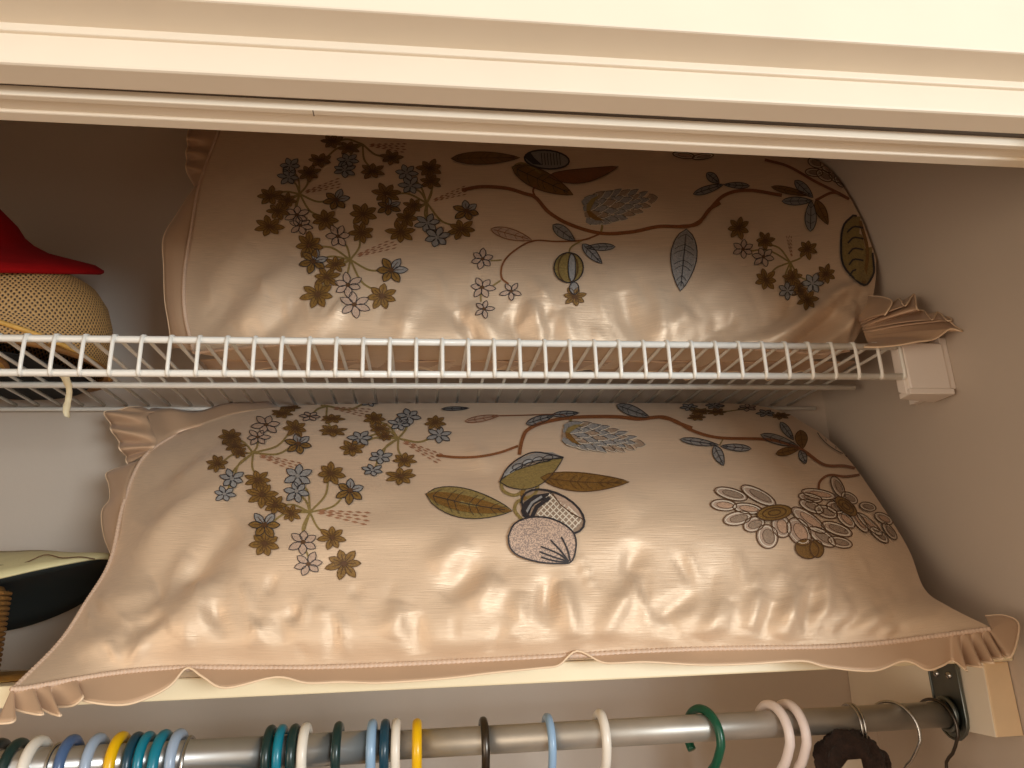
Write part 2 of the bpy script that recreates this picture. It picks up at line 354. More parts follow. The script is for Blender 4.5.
def pillow(name, label, rows, ridges, zmin, push, noise_amp, seed, loc):
    nu, nv = 240, 150
    S, us, vs_ = grid_surface(rows, nu, nv)
    N = normals(S); PX = proj(S)
    D = np.zeros((nv, nu))
    for r in ridges: D += 1.5*ridge(PX, *r)
    rr_ = np.random.RandomState(seed+9)
    for q in range(70):
        u0, v0 = rr_.uniform(.04, .96), rr_.uniform(.02, .30)**1.0; i0, j0 = int(v0*(nv-1)), int(u0*(nu-1)); p0 = PX[i0, j0]
        ln = rr_.uniform(14, 46); an = math.radians(rr_.uniform(55, 125)); wdt = rr_.uniform(2.5, 6.5)
        D += ridge(PX, (p0[0], p0[1]), (p0[0]+ln*math.cos(an), p0[1]-ln*math.sin(an)), wdt, rr_.choice([-1, 1])*rr_.uniform(.0012, .0034))
    edge = (np.sin(np.pi*us)[None, :]**.35)*(np.sin(np.pi*np.clip(vs_, 0, 1))[:, None]**.35)
    D += noise_amp*(smooth_noise(nu, nv, 9, 6, seed)*.7+smooth_noise(nu, nv, 26, 14, seed+1)*.22)
    # gathers running up from the bottom seam
    g = smooth_noise(nu, 4, 70, 1, seed+2)[0]; g2 = smooth_noise(nu, 4, 30, 1, seed+3)[0]
    D += .0011*(g*np.exp(-vs_[:, None]/.05)+1.1*g2*np.exp(-vs_[:, None]/.12))
    S2 = S + N*(D*edge)[..., None]
    S2[..., 2] = np.maximum(S2[..., 2], zmin)
    if zmin < DZ-.05: S2[..., 2] = np.minimum(S2[..., 2], DZ-.0065)
    S2[..., 0] = np.minimum(S2[..., 0], XR-.006)
    # back sheet
    c0, c1 = S2[0], S2[-1]; d0, d1 = S2[:, 0], S2[:, -1]
    u_ = us[None, :, None]; v_ = vs_[:, None, None]
    Co = (1-v_)*c0[None]+v_*c1[None]+(1-u_)*d0[:, None]+u_*d1[:, None] - ((1-u_)*(1-v_)*S2[0, 0]+u_*(1-v_)*S2[0, -1]+(1-u_)*v_*S2[-1, 0]+u_*v_*S2[-1, -1])
    bul = (np.sin(np.pi*u_)**.5)*(np.sin(np.pi*v_)**.5)
    B = Co + bul*np.array(push)
    B[1:-1, 1:-1, 2] = np.maximum(B[1:-1, 1:-1, 2], zmin); B[..., 1] = np.minimum(B[..., 1], YW-.004); B[..., 0] = np.clip(B[..., 0], XL, XR-.006)
    B[..., 1] = np.maximum(B[..., 1], S2[..., 1]-.0)
    root = empty(name, loc, label, 'pillow')
    V = S2.reshape(-1, 3); UV = [(u, v) for v in vs_ for u in us]
    F = [(i*nu+j, i*nu+j+1, (i+1)*nu+j+1, (i+1)*nu+j) for i in range(nv-1) for j in range(nu-1)]
    front_faces = list(F)
    st = 3; iu = list(range(0, nu-1, st))+[nu-1]; iv = list(range(0, nv-1, st))+[nv-1]
    off = len(V); V2 = [B[i, j] for i in iv for j in iu]; UV += [(us[j], vs_[i]) for i in iv for j in iu]
    m_ = len(iu)
    F += [(off+i*m_+j, off+(i+1)*m_+j, off+(i+1)*m_+j+1, off+i*m_+j+1) for i in range(len(iv)-1) for j in range(m_-1)]
    body = obj('sham', list(V)+V2, F, 'satin', root, uvs=UV)
    bvh = BVHTree.FromPolygons([tuple(v) for v in V], front_faces)
    return root, S2, bvh
def pipe_on(root, S2, side, rad=.0024):
    # braided cord following a seam of the sham
    if side == 'bottom': P = S2[0]
    elif side == 'left': P = S2[:, 0]
    elif side == 'right': P = S2[:, -1]
    P = P[::2]; L = np.linalg.norm(np.diff(P, axis=0), axis=1).sum(); n = int(L/.0011)
    P = crom(P, np.linspace(0, 1, n)); A = []
    for i in range(n): A.append(rad*(1+.16*math.sin(i*1.9)))
    V, F = tube_geo(P + np.array([0, -.0012, -.0006]), A, 8); return obj('piping', V, F, 'piping_cord', root)
def ruffle(root, data, rows=7, hem=True, sub=4, wave=.0, cup=0.0, name='ruffle'):
    # data: (seam px, seam py, seam Y, outer px, outer py, outer Y) in order along the seam
    D = np.array(data, float); k = len(D); n = (k-1)*sub+1
    E = crom(D, np.linspace(0, 1, n)); a = np.array([atY(*e[:3]) for e in E]); b = np.array([atY(*e[3:]) for e in E])
    a[:, 0] = np.minimum(a[:, 0], XR-.004); b[:, 0] = np.minimum(b[:, 0], XR-.003); b[:, 1] = np.minimum(b[:, 1], YW-.003)
    V, F = [], []
    for i in range(n):
        for j in range(rows):
            t = j/(rows-1); p = a[i]*(1-t)+b[i]*t
            p = p + np.array([0, -1, 0])*(cup*math.sin(math.pi*t) + wave*t*math.sin(i*2.1/sub*1.7))
            V.append(p)
    F = [(i*rows+j, i*rows+j+1, (i+1)*rows+j+1, (i+1)*rows+j) for i in range(n-1) for j in range(rows-1)]
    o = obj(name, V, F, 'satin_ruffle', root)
    md = o.modifiers.new('thick', 'SOLIDIFY'); md.thickness = .0009; md.offset = 0
    if hem:
        V2, F2 = tube_geo([V[i*rows+rows-1] for i in range(n)], .0009, 6); obj('hem', V2, F2, 'hem_thread', o)
    return o

# ---- embroidery: shapes given in photo pixels, laid on the sham surface
class Emb:
    def __init__(s, root, bvh, ox, oy, sc): s.root, s.bvh, s.ox, s.oy, s.sc = root, bvh, ox, oy, sc
    def crop(s, ox, oy, sc): return Emb(s.root, s.bvh, ox, oy, sc)
    def hit(s, x, y, off):
        d = Vector(ray(s.ox+x/s.sc, s.oy+y/s.sc)).normalized()
        h = s.bvh.ray_cast(Vector(EYE), d)
        if h[0] is None: return None
        n = h[1]
        if n.dot(d) > 0: n = -n
        return h[0]+n*off
    def make(s, name, polys):
        # polys: list of (material, [(x,y)...] fan or strip faces)
        V, F, FM, ms = [], [], [], []
        for m, pts, faces, off in polys:
            if m not in ms: ms.append(m)
            idx = [];
            for p in pts:
                q = s.hit(p[0], p[1], off); idx.append(None if q is None else len(V))
                if q is not None: V.append(q)
            for f in faces:
                if all(idx[i] is not None for i in f): F.append(tuple(idx[i] for i in f)); FM.append(ms.index(m))
        if not F: return None
        return obj(name, V, F, ms, s.root, fm=FM)
    @staticmethod
    def ribbon(pts, w, closed=False):
        P = np.array(pts, float); k = len(P)
        t = np.gradient(P, axis=0) if not closed else np.roll(P, -1, 0)-np.roll(P, 1, 0)
        n = np.stack([-t[:, 1], t[:, 0]], 1); n /= (np.linalg.norm(n, axis=1, keepdims=True)+1e-9)
        ww = np.asarray(w).reshape(-1, 1)*.5 if hasattr(w, '__len__') else w*.5
        A, B = P+n*ww, P-n*ww; pts2 = list(A)+list(B)
        F = [(i, (i+1) % k, k+(i+1) % k, k+i) for i in range(k if closed else k-1)]
        return pts2, F
    @staticmethod
    def fan(pts):
        c = np.mean(pts, axis=0); k = len(pts); mid = [(np.array(p)+c)/2 for p in pts]
        return [c]+mid+list(pts), [(0, 1+i, 1+(i+1) % k) for i in range(k)]+[(1+i, 1+k+i, 1+k+(i+1) % k, 1+(i+1) % k) for i in range(k)]
    def blob(s, m, pts, off=.0007): f = s.fan(pts); return (m, f[0], f[1], off)
    def line(s, m, pts, w, closed=False, off=.0011): f = s.ribbon(pts, w, closed); return (m, f[0], f[1], off)
    def flower(s, x, y, r, kind='G', sy=.82, n=6, rot=None, ow=None):
        rot = random.uniform(0, 1) if rot is None else rot; P = []; ow = (ow or .9)*s.sc
        fills = dict(G=['thread_gold'], B=['thread_bluegrey'], P=['thread_pinkgrey'], M=['thread_gold', 'thread_gold', 'thread_bluegrey'], S=['thread_pinkgrey'])[kind]
        outl = 'thread_darkbrown' if kind == 'G' else 'thread_dark'
        if kind == 'G': n = 7
        for k in range(n):
            a = rot+2*math.pi*k/n + random.uniform(-.12, .12); rr = r*random.uniform(.85, 1.08); hw = .30*r if n == 6 else .27*r
            pts = []
            for t, ww in ((.08, .12), (.3, .72), (.52, 1.0), (.75, .8), (.9, .4), (1.0, 0), (.9, -.4), (.75, -.8), (.52, -1.0), (.3, -.72)):
                u, v = t*rr, ww*hw*.86
                pts.append((x+u*math.cos(a)-v*math.sin(a), y+(u*math.sin(a)+v*math.cos(a))*sy))
            P.append(s.blob(fills[k*len(fills)//n], pts, .0007+.0002*(k % 2)))
            P.append(s.line(outl, pts, ow*(.6 if kind == 'G' else .85), True, .0011))
            if kind in 'GM': P.append(s.line('thread_darkbrown', [(x, y), (x+.7*rr*math.cos(a), y+.7*rr*math.sin(a)*sy)], [ow*1.5, ow*.4], False, .0012))
        cpts = [(x+.17*r*math.cos(a), y+.17*r*sy*math.sin(a)) for a in np.linspace(0, 2*math.pi, 8, endpoint=False)]
        P.append(s.blob('thread_darkbrown' if kind != 'B' else 'thread_grey', cpts, .0014))
        return s.make('embroidered_flower', P)
    def stem(s, pts, w, m='thread_olive', off=.0009):
        Q = crom(pts, np.linspace(0, 1, max(8, 8*len(pts))))
        return s.make('embroidered_stem', [s.line(m, Q, w, off=off)])
    def cluster(s, hub, fl, sy=.82, dash=None, stemw=7):
        for (x, y, r, k) in fl:
            s.flower(x, y, r, k, sy)
            mx, my = (x+hub[0])/2, (y+hub[1])/2; dx, dy = x-hub[0], y-hub[1]
            if math.hypot(dx, dy) > 60 and random.random() < .8:
                s.stem([hub, (mx-.12*dy, my+.12*dx), (x-.12*dx, y-.12*dy)], stemw, 'thread_olive', .0005)
        if dash:
            P = []; (xa, ya), (xb, yb) = dash; L = math.hypot(xb-xa, yb-ya); ux, uy = (xb-xa)/L, (yb-ya)/L
            for row in (-1, 0, 1, 2):
                for q in range(6):
                    t = L*(.12+.15*q+.04*(row % 2)); sp = (.10+.05*q)*L*.35*(row-.5)*.55
                    cx_, cy_ = xa+ux*t-uy*sp, ya+uy*t+ux*sp; l = L*.066; wv = L*.017
                    pts = [(cx_-ux*l, cy_-uy*l), (cx_-uy*wv, cy_+ux*wv), (cx_+ux*l, cy_+uy*l), (cx_+uy*wv, cy_-ux*wv)]
                    P.append(s.blob('thread_dash', pts, .0006))
            s.make('embroidered_stitches', P)
    def leaf(s, a, b, wd, fill, outl='thread_dark', vein='thread_dark', bend=0.0, veins=5, ow=None, name='embroidered_leaf', vw=None, fill2=None):
        a = np.array(a, float); b = np.array(b, float); d = b-a; L = np.linalg.norm(d); u = d/L; n = np.array([-u[1], u[0]])
        ow = ow or s.sc*.8; up, dn, mid = [], [], []
        for t in np.linspace(0, 1, 13):
            c = a+d*t+n*bend*L*math.sin(math.pi*t); h = wd*.5*(math.sin(math.pi*min(1, t**.8))**.8)
            up.append(c+n*h); dn.append(c-n*h); mid.append(c)
        pts = up+dn[::-1][1:-1]
        P = []
        q = up+mid+dn; k = 13
        P.append((fill, q, [(i, i+1, k+i+1, k+i) for i in range(12)]+[(k+i, k+i+1, 2*k+i+1, 2*k+i) for i in range(12)], .0007))
        if fill2: P.append((fill2, [m_*.45+e*.55 for m_, e in zip(mid, up)]+[m_*.45+e*.55 for m_, e in zip(mid, dn)], [(i, i+1, k+i+1, k+i) for i in range(12)], .0010))
        if outl: P.append(s.line(outl, pts, ow, True, .0012))
        if vein:
            P.append(s.line(vein, mid[1:-1], ow*.9, False, .0013))
            for i in range(veins):
                t = (i+1)/(veins+1); j = int(t*12)
                for e in (up, dn): P.append(s.line(vein, [mid[j], (mid[j]+e[min(12, j+1)])/2, mid[min(12, j+1)]*.25+e[min(12, j+1)]*.75], ow*(vw or .6), False, .0013))
        return s.make(name, P)
    def ell(s, x, y, rx, ry, rot=0, n=22):
        c, q = math.cos(math.radians(rot)), math.sin(math.radians(rot))
        return [(x+rx*math.cos(a)*c-ry*math.sin(a)*q, y+rx*math.cos(a)*q+ry*math.sin(a)*c) for a in np.linspace(0, 2*math.pi, n, endpoint=False)]
    def petal(s, x, y, rx, ry, rot=0, fill='thread_pinkgrey', outl='thread_darkbrown'):
        P = [s.blob(fill, s.ell(x, y, rx, ry, rot)), s.line(outl, s.ell(x, y, rx, ry, rot), s.sc*.95, True, .0013),
             s.line('thread_white', s.ell(x, y, rx*.84, ry*.76, rot), s.sc*random.uniform(.8, 1.3), True, .0011),
             s.blob(random.choice(['thread_pinkbrown', 'thread_greybrown', 'thread_greybrown']), s.ell(x+.1*rx, y, rx*.62, ry*.52, rot), .0010),
             s.line(outl, s.ell(x+.1*rx, y, rx*.62, ry*.52, rot), s.sc*.4, True, .0012)]
        return s.make('embroidered_petal', P)
    def cone(s, a, b, wd, rows=6):
        a = np.array(a, float); b = np.array(b, float); d = b-a; L = np.linalg.norm(d); u = d/L; n = np.array([-u[1], u[0]]); P = []
        for i in range(rows, -1, -1):
            t = i/(rows+.2)*.9; h = wd*.5*(math.sin(math.pi*(.22+.78*t)**.72)**.75 if t < .97 else .1)
            m_ = (5 if i % 2 else 4) if t < .7 else (3 if t < .85 else 1)
            k = 1-.45*t
            for j in range(m_):
                o = (j-(m_-1)/2)/(m_/2)
                c = a+d*t+n*h*o*.9; sr = L*.15*k; sw = max(wd*.12*k, h*.9/m_)
                ang = math.atan2(u[1], u[0])+o*.45
                loc = [(-.7, .5), (-.2, .95), (.3, .8), (.75, .35), (1, 0), (.75, -.35), (.3, -.8), (-.2, -.95), (-.7, -.5)]
                pts = [(c[0]+sr*q*math.cos(ang)-sw*r_*math.sin(ang), c[1]+sr*q*math.sin(ang)+sw*r_*math.cos(ang)) for q, r_ in loc]
                lift = .0006+.00014*(rows-i)
                P.append(s.blob(('thread_grey', 'thread_greybrown', 'thread_grey')[(i+2*j) % 3], pts, lift))
                P.append(s.line('thread_white', pts[1:6], s.sc*.55, False, lift+.0003))
                P.append(s.line('thread_dark', [(p[0]-sr*.1*math.cos(ang), p[1]-sr*.1*math.sin(ang)) for p in pts[1:8]], s.sc*.45, False, lift+.00025))
        for sg, m2 in ((1, 'thread_leafbrown'), (-1, 'thread_olive')):
            q = [a-u*L*.07, a+n*sg*wd*.16-u*L*.05, a+n*sg*wd*.30+u*L*.03, a+n*sg*wd*.36+u*L*.16, a+n*sg*wd*.24+u*L*.08, a-u*L*.02]
            P.append(s.blob(m2, q, .0022))
        return s.make('embroidered_cone', P)

# ================= lower pillow
lowrows = [
 [(12,690,.640),(150,669,.656),(320,667,.656),(500,659,.656),(690,649,.656),(850,645,.655),(992,628,.640)],
 [(60,642,.690),(142,636,.656),(315,632,.651),(500,628,.650),(695,620,.651),(855,616,.656),(948,606,.668)],
 [(86,603,.724),(152,588,.680),(310,582,.665),(500,575,.662),(700,570,.666),(850,572,.684),(924,588,.710)],
 [(111,560,.762),(166,540,.712),(300,532,.685),(500,525,.680),(700,520,.685),(840,525,.716),(908,548,.760)],
 [(124,503,.805),(180,490,.758),(300,485,.730),(500,478,.725),(690,475,.730),(818,480,.764),(878,500,.812)],
 [(144,457,.852),(200,446,.822),(300,438,.800),(480,436,.795),(680,436,.800),(790,440,.828),(846,456,.865)],
 [(180,431,.897),(230,415,.890),(310,405,.886),(480,403,.886),(680,402,.886),(770,408,.892),(818,431,.900)]]
lowr = [  # soft folds: a, b, half width px, height m, bend
 ((95,610),(215,520),11,.006,(150,580)),((130,560),(230,480),10,.005,(170,515)),((70,645),(190,600),12,.005,(120,640)),
 ((150,610),(185,545),9,.005),((108,640),(118,662),5,.004),((145,640),(128,668),6,.004),((140,500),(230,440),9,.004),
 ((118,618),(240,518),21,-.016,(175,562)),((138,525),(240,420),18,-.013,(172,462)),((100,655),(165,610),10,-.008),((175,640),(215,575),12,.006),((165,575),(240,560),14,-.004),((120,625),(170,612),9,-.004),
 ((345,640),(336,612),4,.004),((330,662),(338,610),6,-.003),((390,640),(402,600),11,.004),((420,655),(412,612),10,-.005),
 ((470,610),(500,575),14,.005),((445,600),(478,560),12,-.004),((520,590),(515,640),9,.004),((560,580),(575,640),9,.005),((545,575),(548,630),8,-.004),
 ((600,640),(640,570),10,.005),((620,600),(640,540),12,-.004),((700,640),(730,600),9,.005),((655,620),(700,590),10,-.004),
 ((745,630),(760,590),8,.006),((780,640),(800,585),8,.006),((762,640),(775,600),7,-.005),((825,620),(826,560),8,.006),((805,640),(812,590),7,-.004),
 ((860,630),(890,610),8,.005),((835,640),(860,615),7,-.004),((900,628),(945,615),8,.004),((880,640),(895,625),5,.004),
 ((470,445),(490,470),9,.003),((520,470),(440,470),12,-.002),((600,480),(640,520),16,.003),((470,540),(430,570),14,.004),
 ((250,650),(262,615),8,.003),((225,640),(212,600),9,-.003),((285,645),(278,610),8,-.003),((180,650),(205,610),9,.003),
]
P1, S1, bvh1 = pillow('sham_pillow', 'ruffled tan satin pillow with embroidered daisies lying on the wooden board', lowrows, lowr,
                      BZ1+.0008, (0, .085, -.085), .0022, 11, tuple(atY(500, 660, .70)))
pipe_on(P1, S1, 'bottom'); pipe_on(P1, S1, 'left', .0018)
seamx = [12,60,130,182,200,260,330,440,500,567,615,690,767,838,916,944,966,992]
def low_seam(x):
    pj = proj(S1[0]); i = int(np.argmin(abs(pj[:, 0]-x))); return float(pj[i, 1]), float(S1[0, i, 1])
rd = []
for e in [(12,-4,724,-.02),(13,13,722,-.02),(14,14.5,715,-.012),(17,10,708,-.004),(24,24,712,-.012),(32,43,714.5,-.022),(36,34,704.5,-.004),
          (41,50,713,-.014),(47,61,715.5,-.024),(52,49,707.5,-.004),(62,72,706,-.014),(74,83,697,-.018),(80,76,693,-.005),(88,85,701,-.016),
          (105,122,705,-.018),(132,150,697,-.016),(160,171,685,-.014),(186,187,668,-.006),(200,203,677,-.012),(226,226,688,-.016),(276,276,677,-.012),
          (307,307,683,-.014),(340,342,682,-.012),(378,378,683,-.014),(428,428,680,-.013),(460,460,677,-.012),(491,491,673,-.012),(541,541,668,-.011),(558,559,665,-.01),
          (574,577,651,-.004),(590,601,662,-.008),(618,619,663,-.011),(648,648,662,-.011),(700,700,665,-.012),(749,749,664,-.012),(802,802,661,-.011),
          (827,827,667,-.013),(873,873,671,-.014),(905,905,661,-.011),(927,927,670,-.015),(942,942,666,-.013),(950,953,661,-.009),(955,967,671,-.026),
          (960,961,665,-.004),(965,982,667,-.026),(970,974,661,-.004),(976,994,663,-.026),(981,985,657,-.004),(985,1003,659,-.024),(988,996,650,-.004),(989,1011,657,-.020),(991,1019,626,-.002),(992,1006,616,.01),(991,985,616,.02)]:
    y, Y = low_seam(e[0]); rd.append((e[0], y, Y-.001, e[1], e[2], Y+e[3]))
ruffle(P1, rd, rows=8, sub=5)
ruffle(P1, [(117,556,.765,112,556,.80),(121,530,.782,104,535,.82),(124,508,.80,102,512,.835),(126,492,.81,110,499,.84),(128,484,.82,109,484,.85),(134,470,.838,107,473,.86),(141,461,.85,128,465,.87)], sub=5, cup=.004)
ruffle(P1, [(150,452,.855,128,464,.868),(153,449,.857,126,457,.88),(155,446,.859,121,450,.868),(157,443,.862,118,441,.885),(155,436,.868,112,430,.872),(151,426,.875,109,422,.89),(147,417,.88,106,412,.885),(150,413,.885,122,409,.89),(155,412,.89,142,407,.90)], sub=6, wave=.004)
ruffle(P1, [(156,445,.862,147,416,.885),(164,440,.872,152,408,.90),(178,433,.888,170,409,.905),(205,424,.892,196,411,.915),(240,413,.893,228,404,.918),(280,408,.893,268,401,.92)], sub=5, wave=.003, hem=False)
E1 = Emb(P1, bvh1, 190, 390, 3.793)
E1.cluster((455,465), [(535,320,58,'G'),(608,385,60,'M'),(410,330,58,'B'),(405,388,52,'B'),(275,400,62,'G'),(325,440,50,'G'),(385,470,42,'G'),(285,515,62,'M'),
    (285,585,66,'G'),(430,580,60,'P'),(450,662,58,'P'),(540,562,56,'G'),(585,660,72,'G')], .84, ((470,460),(690,492)))
E1.cluster((240,240), [(290,135,56,'P'),(258,182,46,'P'),(400,148,50,'G'),(412,208,58,'M'),(155,180,50,'G'),(172,214,42,'G'),(190,240,32,'G'),(105,282,45,'G'),
    (160,340,52,'B'),(132,398,44,'B'),(258,343,52,'G')], .72, ((255,246),(425,300)))
E1.cluster((790,185), [(700,112,48,'G'),(720,150,40,'G'),(740,178,32,'G'),(795,132,45,'B'),(830,103,52,'B'),(930,127,45,'G'),(945,175,50,'B'),(645,185,50,'B'),
    (615,225,54,'G'),(722,257,50,'B'),(692,308,42,'B'),(812,270,48,'G'),(800,330,60,'G')], .62, ((800,192),(960,268)))
E1.cluster((520,62), [(350,92,46,'G'),(380,68,40,'G'),(455,103,46,'P'),(540,112,48,'G'),(540,158,58,'G'),(682,50,36,'B')], .42, ((535,68),(690,92)))
c = E1.crop(410, 390, 3.793)
c.stem([(100,250),(180,258),(260,255),(340,240),(410,215)], 9, 'thread_brown')
c.stem([(415,248),(420,215),(428,185),(445,155),(500,128),(600,108),(720,103),(800,105),(870,112),(960,105),(1024,130),(1070,147)], 13, 'thread_brown')
c.stem([(610,112),(612,135),(625,150)], 10, 'thread_olive')
c.leaf((60,398),(388,462),112,'thread_olive',veins=7,bend=.02,fill2='thread_leafbrown')
c.leaf((340,352),(582,258),84,'thread_olive',vein=None,bend=.10)
c.make('embroidered_pod', [c.blob('thread_grey', [(345,340),(370,300),(420,262),(480,240),(540,240),(582,258),(540,262),(480,268),(420,290),(375,322)], .0012),
    c.line('thread_dark', crom([(340,355),(370,300),(420,260),(480,240),(582,260)], np.linspace(0,1,20)), 5, off=.0015),
    c.line('thread_dark', crom([(345,345),(400,305),(470,275),(582,262)], np.linspace(0,1,20)), 4, off=.0015)] +
    [c.line('thread_dark', c.ell(x, y, 20, 11, -18, 12), 3, True, .0016) for x, y in ((408,296),(446,280),(484,270),(522,264))])
c.leaf((495,335),(832,352),72,'thread_leafbrown','thread_darkbrown','thread_darkbrown',veins=8,bend=.03)
c.stem([(345,352),(355,385),(395,402),(430,385),(450,355),(480,335)], 12, 'thread_olive'); c.stem([(470,335),(485,365),(470,400),(430,415),(405,430),(398,460),(425,495)], 12, 'thread_olive')
c.stem([(440,370),(425,395),(440,420)], 14, 'thread_gold')
ac = c.ell(542,466,128,70,26)
hatch = []
for sg in (1, -1):
    for k in range(-9, 10):
        run = []
        for q in np.linspace(-90, 90, 31):
            x = 555+k*17*.7+q*.7; y = 472-sg*k*17*.7+sg*q*.7
            e = ((x-542)*math.cos(.454)+(y-466)*math.sin(.454), -(x-542)*math.sin(.454)+(y-466)*math.cos(.454))
            if (e[0]/118)**2+(e[1]/62)**2 < 1 and x+.5*y > 718 and y > 398+.78*(x-540) and x-.55*y < 400: run.append((x, y))
        if len(run) > 3: hatch.append(run)
c.make('embroidered_acorn', [c.blob('thread_greybrown', ac, .0009), c.line('thread_dark', ac, 8, True, .0016),
    c.blob('thread_dark', [(420,462),(432,430),(470,402),(540,392),(520,412),(478,432),(450,462),(446,492),(428,482)], .0012), c.line('thread_bluegrey', [(440,470),(462,432),(500,408)], 9, off=.0015), c.line('thread_dark', [(460,490),(480,448),(530,412)], 15, off=.0014),
    c.blob('thread_pinkgrey', [(540,398),(590,410),(635,450),(655,495),(610,470),(570,440)], .0013),
    c.line('thread_darkbrown', [(540,398),(570,440),(610,470),(655,495)], 4, off=.0016)] +
    [c.line('thread_white', q, 4.5, off=.0013) for q in hatch])
fr = [tuple(q) for q in crom([(372,560),(395,515),(450,492),(520,492),(580,515),(620,550),(628,600),(610,655),(560,662),(480,655),(410,632),(378,600),(372,560)], np.linspace(0,1,36))[:-1]]
c.make('embroidered_fruit', [c.blob('thread_stipple', fr, .0024), c.line('thread_dark', fr, 6, True, .0029)] +
    [c.line('thread_dark', crom(q, np.linspace(0,1,8)), 6, off=.003) for q in ([(600,655),(560,625),(495,598)],[(600,655),(550,640),(490,618)],[(600,655),(570,615),(532,575)],[(605,652),(595,610),(572,562)],[(598,658),(545,652),(495,638)])])
c.cone((610,170),(905,212),112,7)
c.leaf((783,60),(908,106),38,'thread_grey',veins=4); c.leaf((440,132),(545,100),30,'thread_grey',veins=3); c.leaf((540,98),(642,90),22,'thread_bluegrey',veins=3)
c.leaf((208,122),(342,100),22,'thread_pinkgrey','thread_brown','thread_brown',veins=3); c.stem([(340,100),(430,98),(560,95),(600,106)],4,'thread_brown')
c.leaf((120,75),(225,72),14,'thread_grey',veins=2)
d = E1.crop(660, 390, 3.793)
d.stem([(0,106),(60,120),(120,155),(220,183),(380,188),(460,200),(540,230),(620,285),(700,290),(755,308),(785,345)], 11, 'thread_brown')
d.stem([(600,385),(605,350),(640,325),(700,330),(762,322)], 9, 'thread_brown')
for a_ in [((75,190),(222,212),26,'thread_grey'),((345,226),(228,216),26,'thread_bluegrey'),((205,215),(240,290),38,'thread_bluegrey'),
           ((380,172),(520,215),34,'thread_grey'),((455,125),(505,192),28,'thread_bluegrey'),((530,232),(552,282),30,'thread_bluegrey'),((590,145),(738,260),48,'thread_bluegrey')]:
    d.leaf(*a_, veins=3)
d.leaf((530,155),(540,225),46,'thread_leafbrown','thread_darkbrown','thread_darkbrown',veins=3); d.leaf((438,245),(528,225),30,'thread_leafbrown','thread_darkbrown','thread_darkbrown',veins=3)
d.leaf((700,232),(738,260),30,'thread_olive',veins=2); d.stem([(238,190),(225,212)],5)
for p in [(555,605,46,36,20),]:
    d.make('embroidered_leaf', [d.blob('thread_leafbrown', d.ell(*p)), d.line('thread_darkbrown', d.ell(*p), 4, True, .0013), d.blob('thread_leafbrown', d.ell(592,605,26,34,-15), .0009), d.line('thread_darkbrown', d.ell(592,605,26,34,-15), 4, True, .0014)])
for p in [(268,398,64,22,15),(372,404,74,24,28),(240,440,50,22,5),(330,453,56,20,8),(292,490,54,26,-10),(355,512,42,28,-18),(405,558,46,40,70),(458,520,44,36,65),
          (525,540,58,40,55),(562,497,78,26,36),(612,560,60,26,34),(668,530,62,22,20),(680,580,48,20,14),
          (600,398,66,18,10),(568,412,46,16,12),(572,445,50,20,24),(628,465,46,22,20),(664,448,36,22,20),(672,370,44,20,62),(716,412,34,18,30),(785,445,32,16,14),(702,494,44,20,42),
          (752,500,54,18,52),(792,512,64,16,42),(828,552,44,16,40),(845,490,38,18,28),(868,538,40,15,50)]:
    d.petal(*p)
for p in [(430,472,66,28,-8),(700,447,50,22,40)]:
    d.make('embroidered_flower_centre', [d.blob('thread_gold', d.ell(*p), .0022)] + [d.line('thread_darkbrown', d.ell(p[0], p[1], p[2]*q, p[3]*q, p[4]), 4, True, .0026) for q in (.35, .68, 1)])
for x, y, k in ((110,68,'B'),(150,85,'G'),(205,62,'B'),(140,106,'G'),(215,86,'G'),(330,70,'P'),(400,90,'B'),(455,100,'G')): d.flower(x, y, 38, k, .38)
d.stem([(100,70),(160,76),(240,84),(330,72)], 4)

# ================= upper pillow
uprows = [
 [(194,352,.740),(270,359,.716),(380,361,.708),(500,362,.706),(640,363,.708),(760,361,.714),(850,350,.735)],
 [(185,312,.765),(262,318,.722),(375,322,.709),(500,324,.706),(645,325,.708),(775,322,.720),(870,308,.748)],
 [(185,272,.785),(262,275,.742),(375,278,.722),(500,280,.717),(650,280,.721),(785,275,.742),(876,264,.760)],
 [(192,228,.805),(265,228,.770),(375,230,.752),(500,232,.747),(650,232,.751),(785,228,.772),(869,215,.778)],
 [(199,188,.835),(270,186,.803),(378,186,.787),(500,186,.782),(648,186,.786),(770,184,.805),(848,176,.812)],
 [(211,152,.865),(280,149,.842),(380,147,.831),(500,146,.827),(640,146,.831),(748,146,.845),(802,152,.862)],
 [(228,106,.905),(300,100,.896),(390,97,.892),(500,96,.890),(620,96,.892),(715,98,.897),(756,106,.910)]]
upr = [((235,330),(300,260),14,.007,(262,300)),((200,300),(250,240),13,.004),((205,335),(235,290),10,-.005),((255,345),(300,300),9,-.004),
 ((225,250),(290,200),12,.003),((305,340),(345,300),12,.004),((455,310),(480,345),7,-.006),((470,300),(500,350),9,.004),((530,300),(545,345),7,.006),((512,310),(520,350),7,-.004),
 ((560,310),(575,350),9,.004),((620,290),(640,345),10,-.006),((650,350),(690,310),11,.007),((665,300),(655,340),8,.004),((690,350),(740,315),9,-.006),((655,280),(660,330),10,.003),
 ((700,300),(730,270),12,.003),((752,356),(838,296),9,.022,(790,330)),((785,356),(838,312),6,-.016),((806,356),(852,300),8,.022,(842,330)),((848,350),(838,308),5,.014),((826,298),(868,284),7,.014),((862,345),(866,296),6,.016),
 ((770,330),(810,285),9,-.005),((860,330),(868,290),5,.006),((730,348),(775,335),7,.006),((400,330),(420,290),12,.003)]
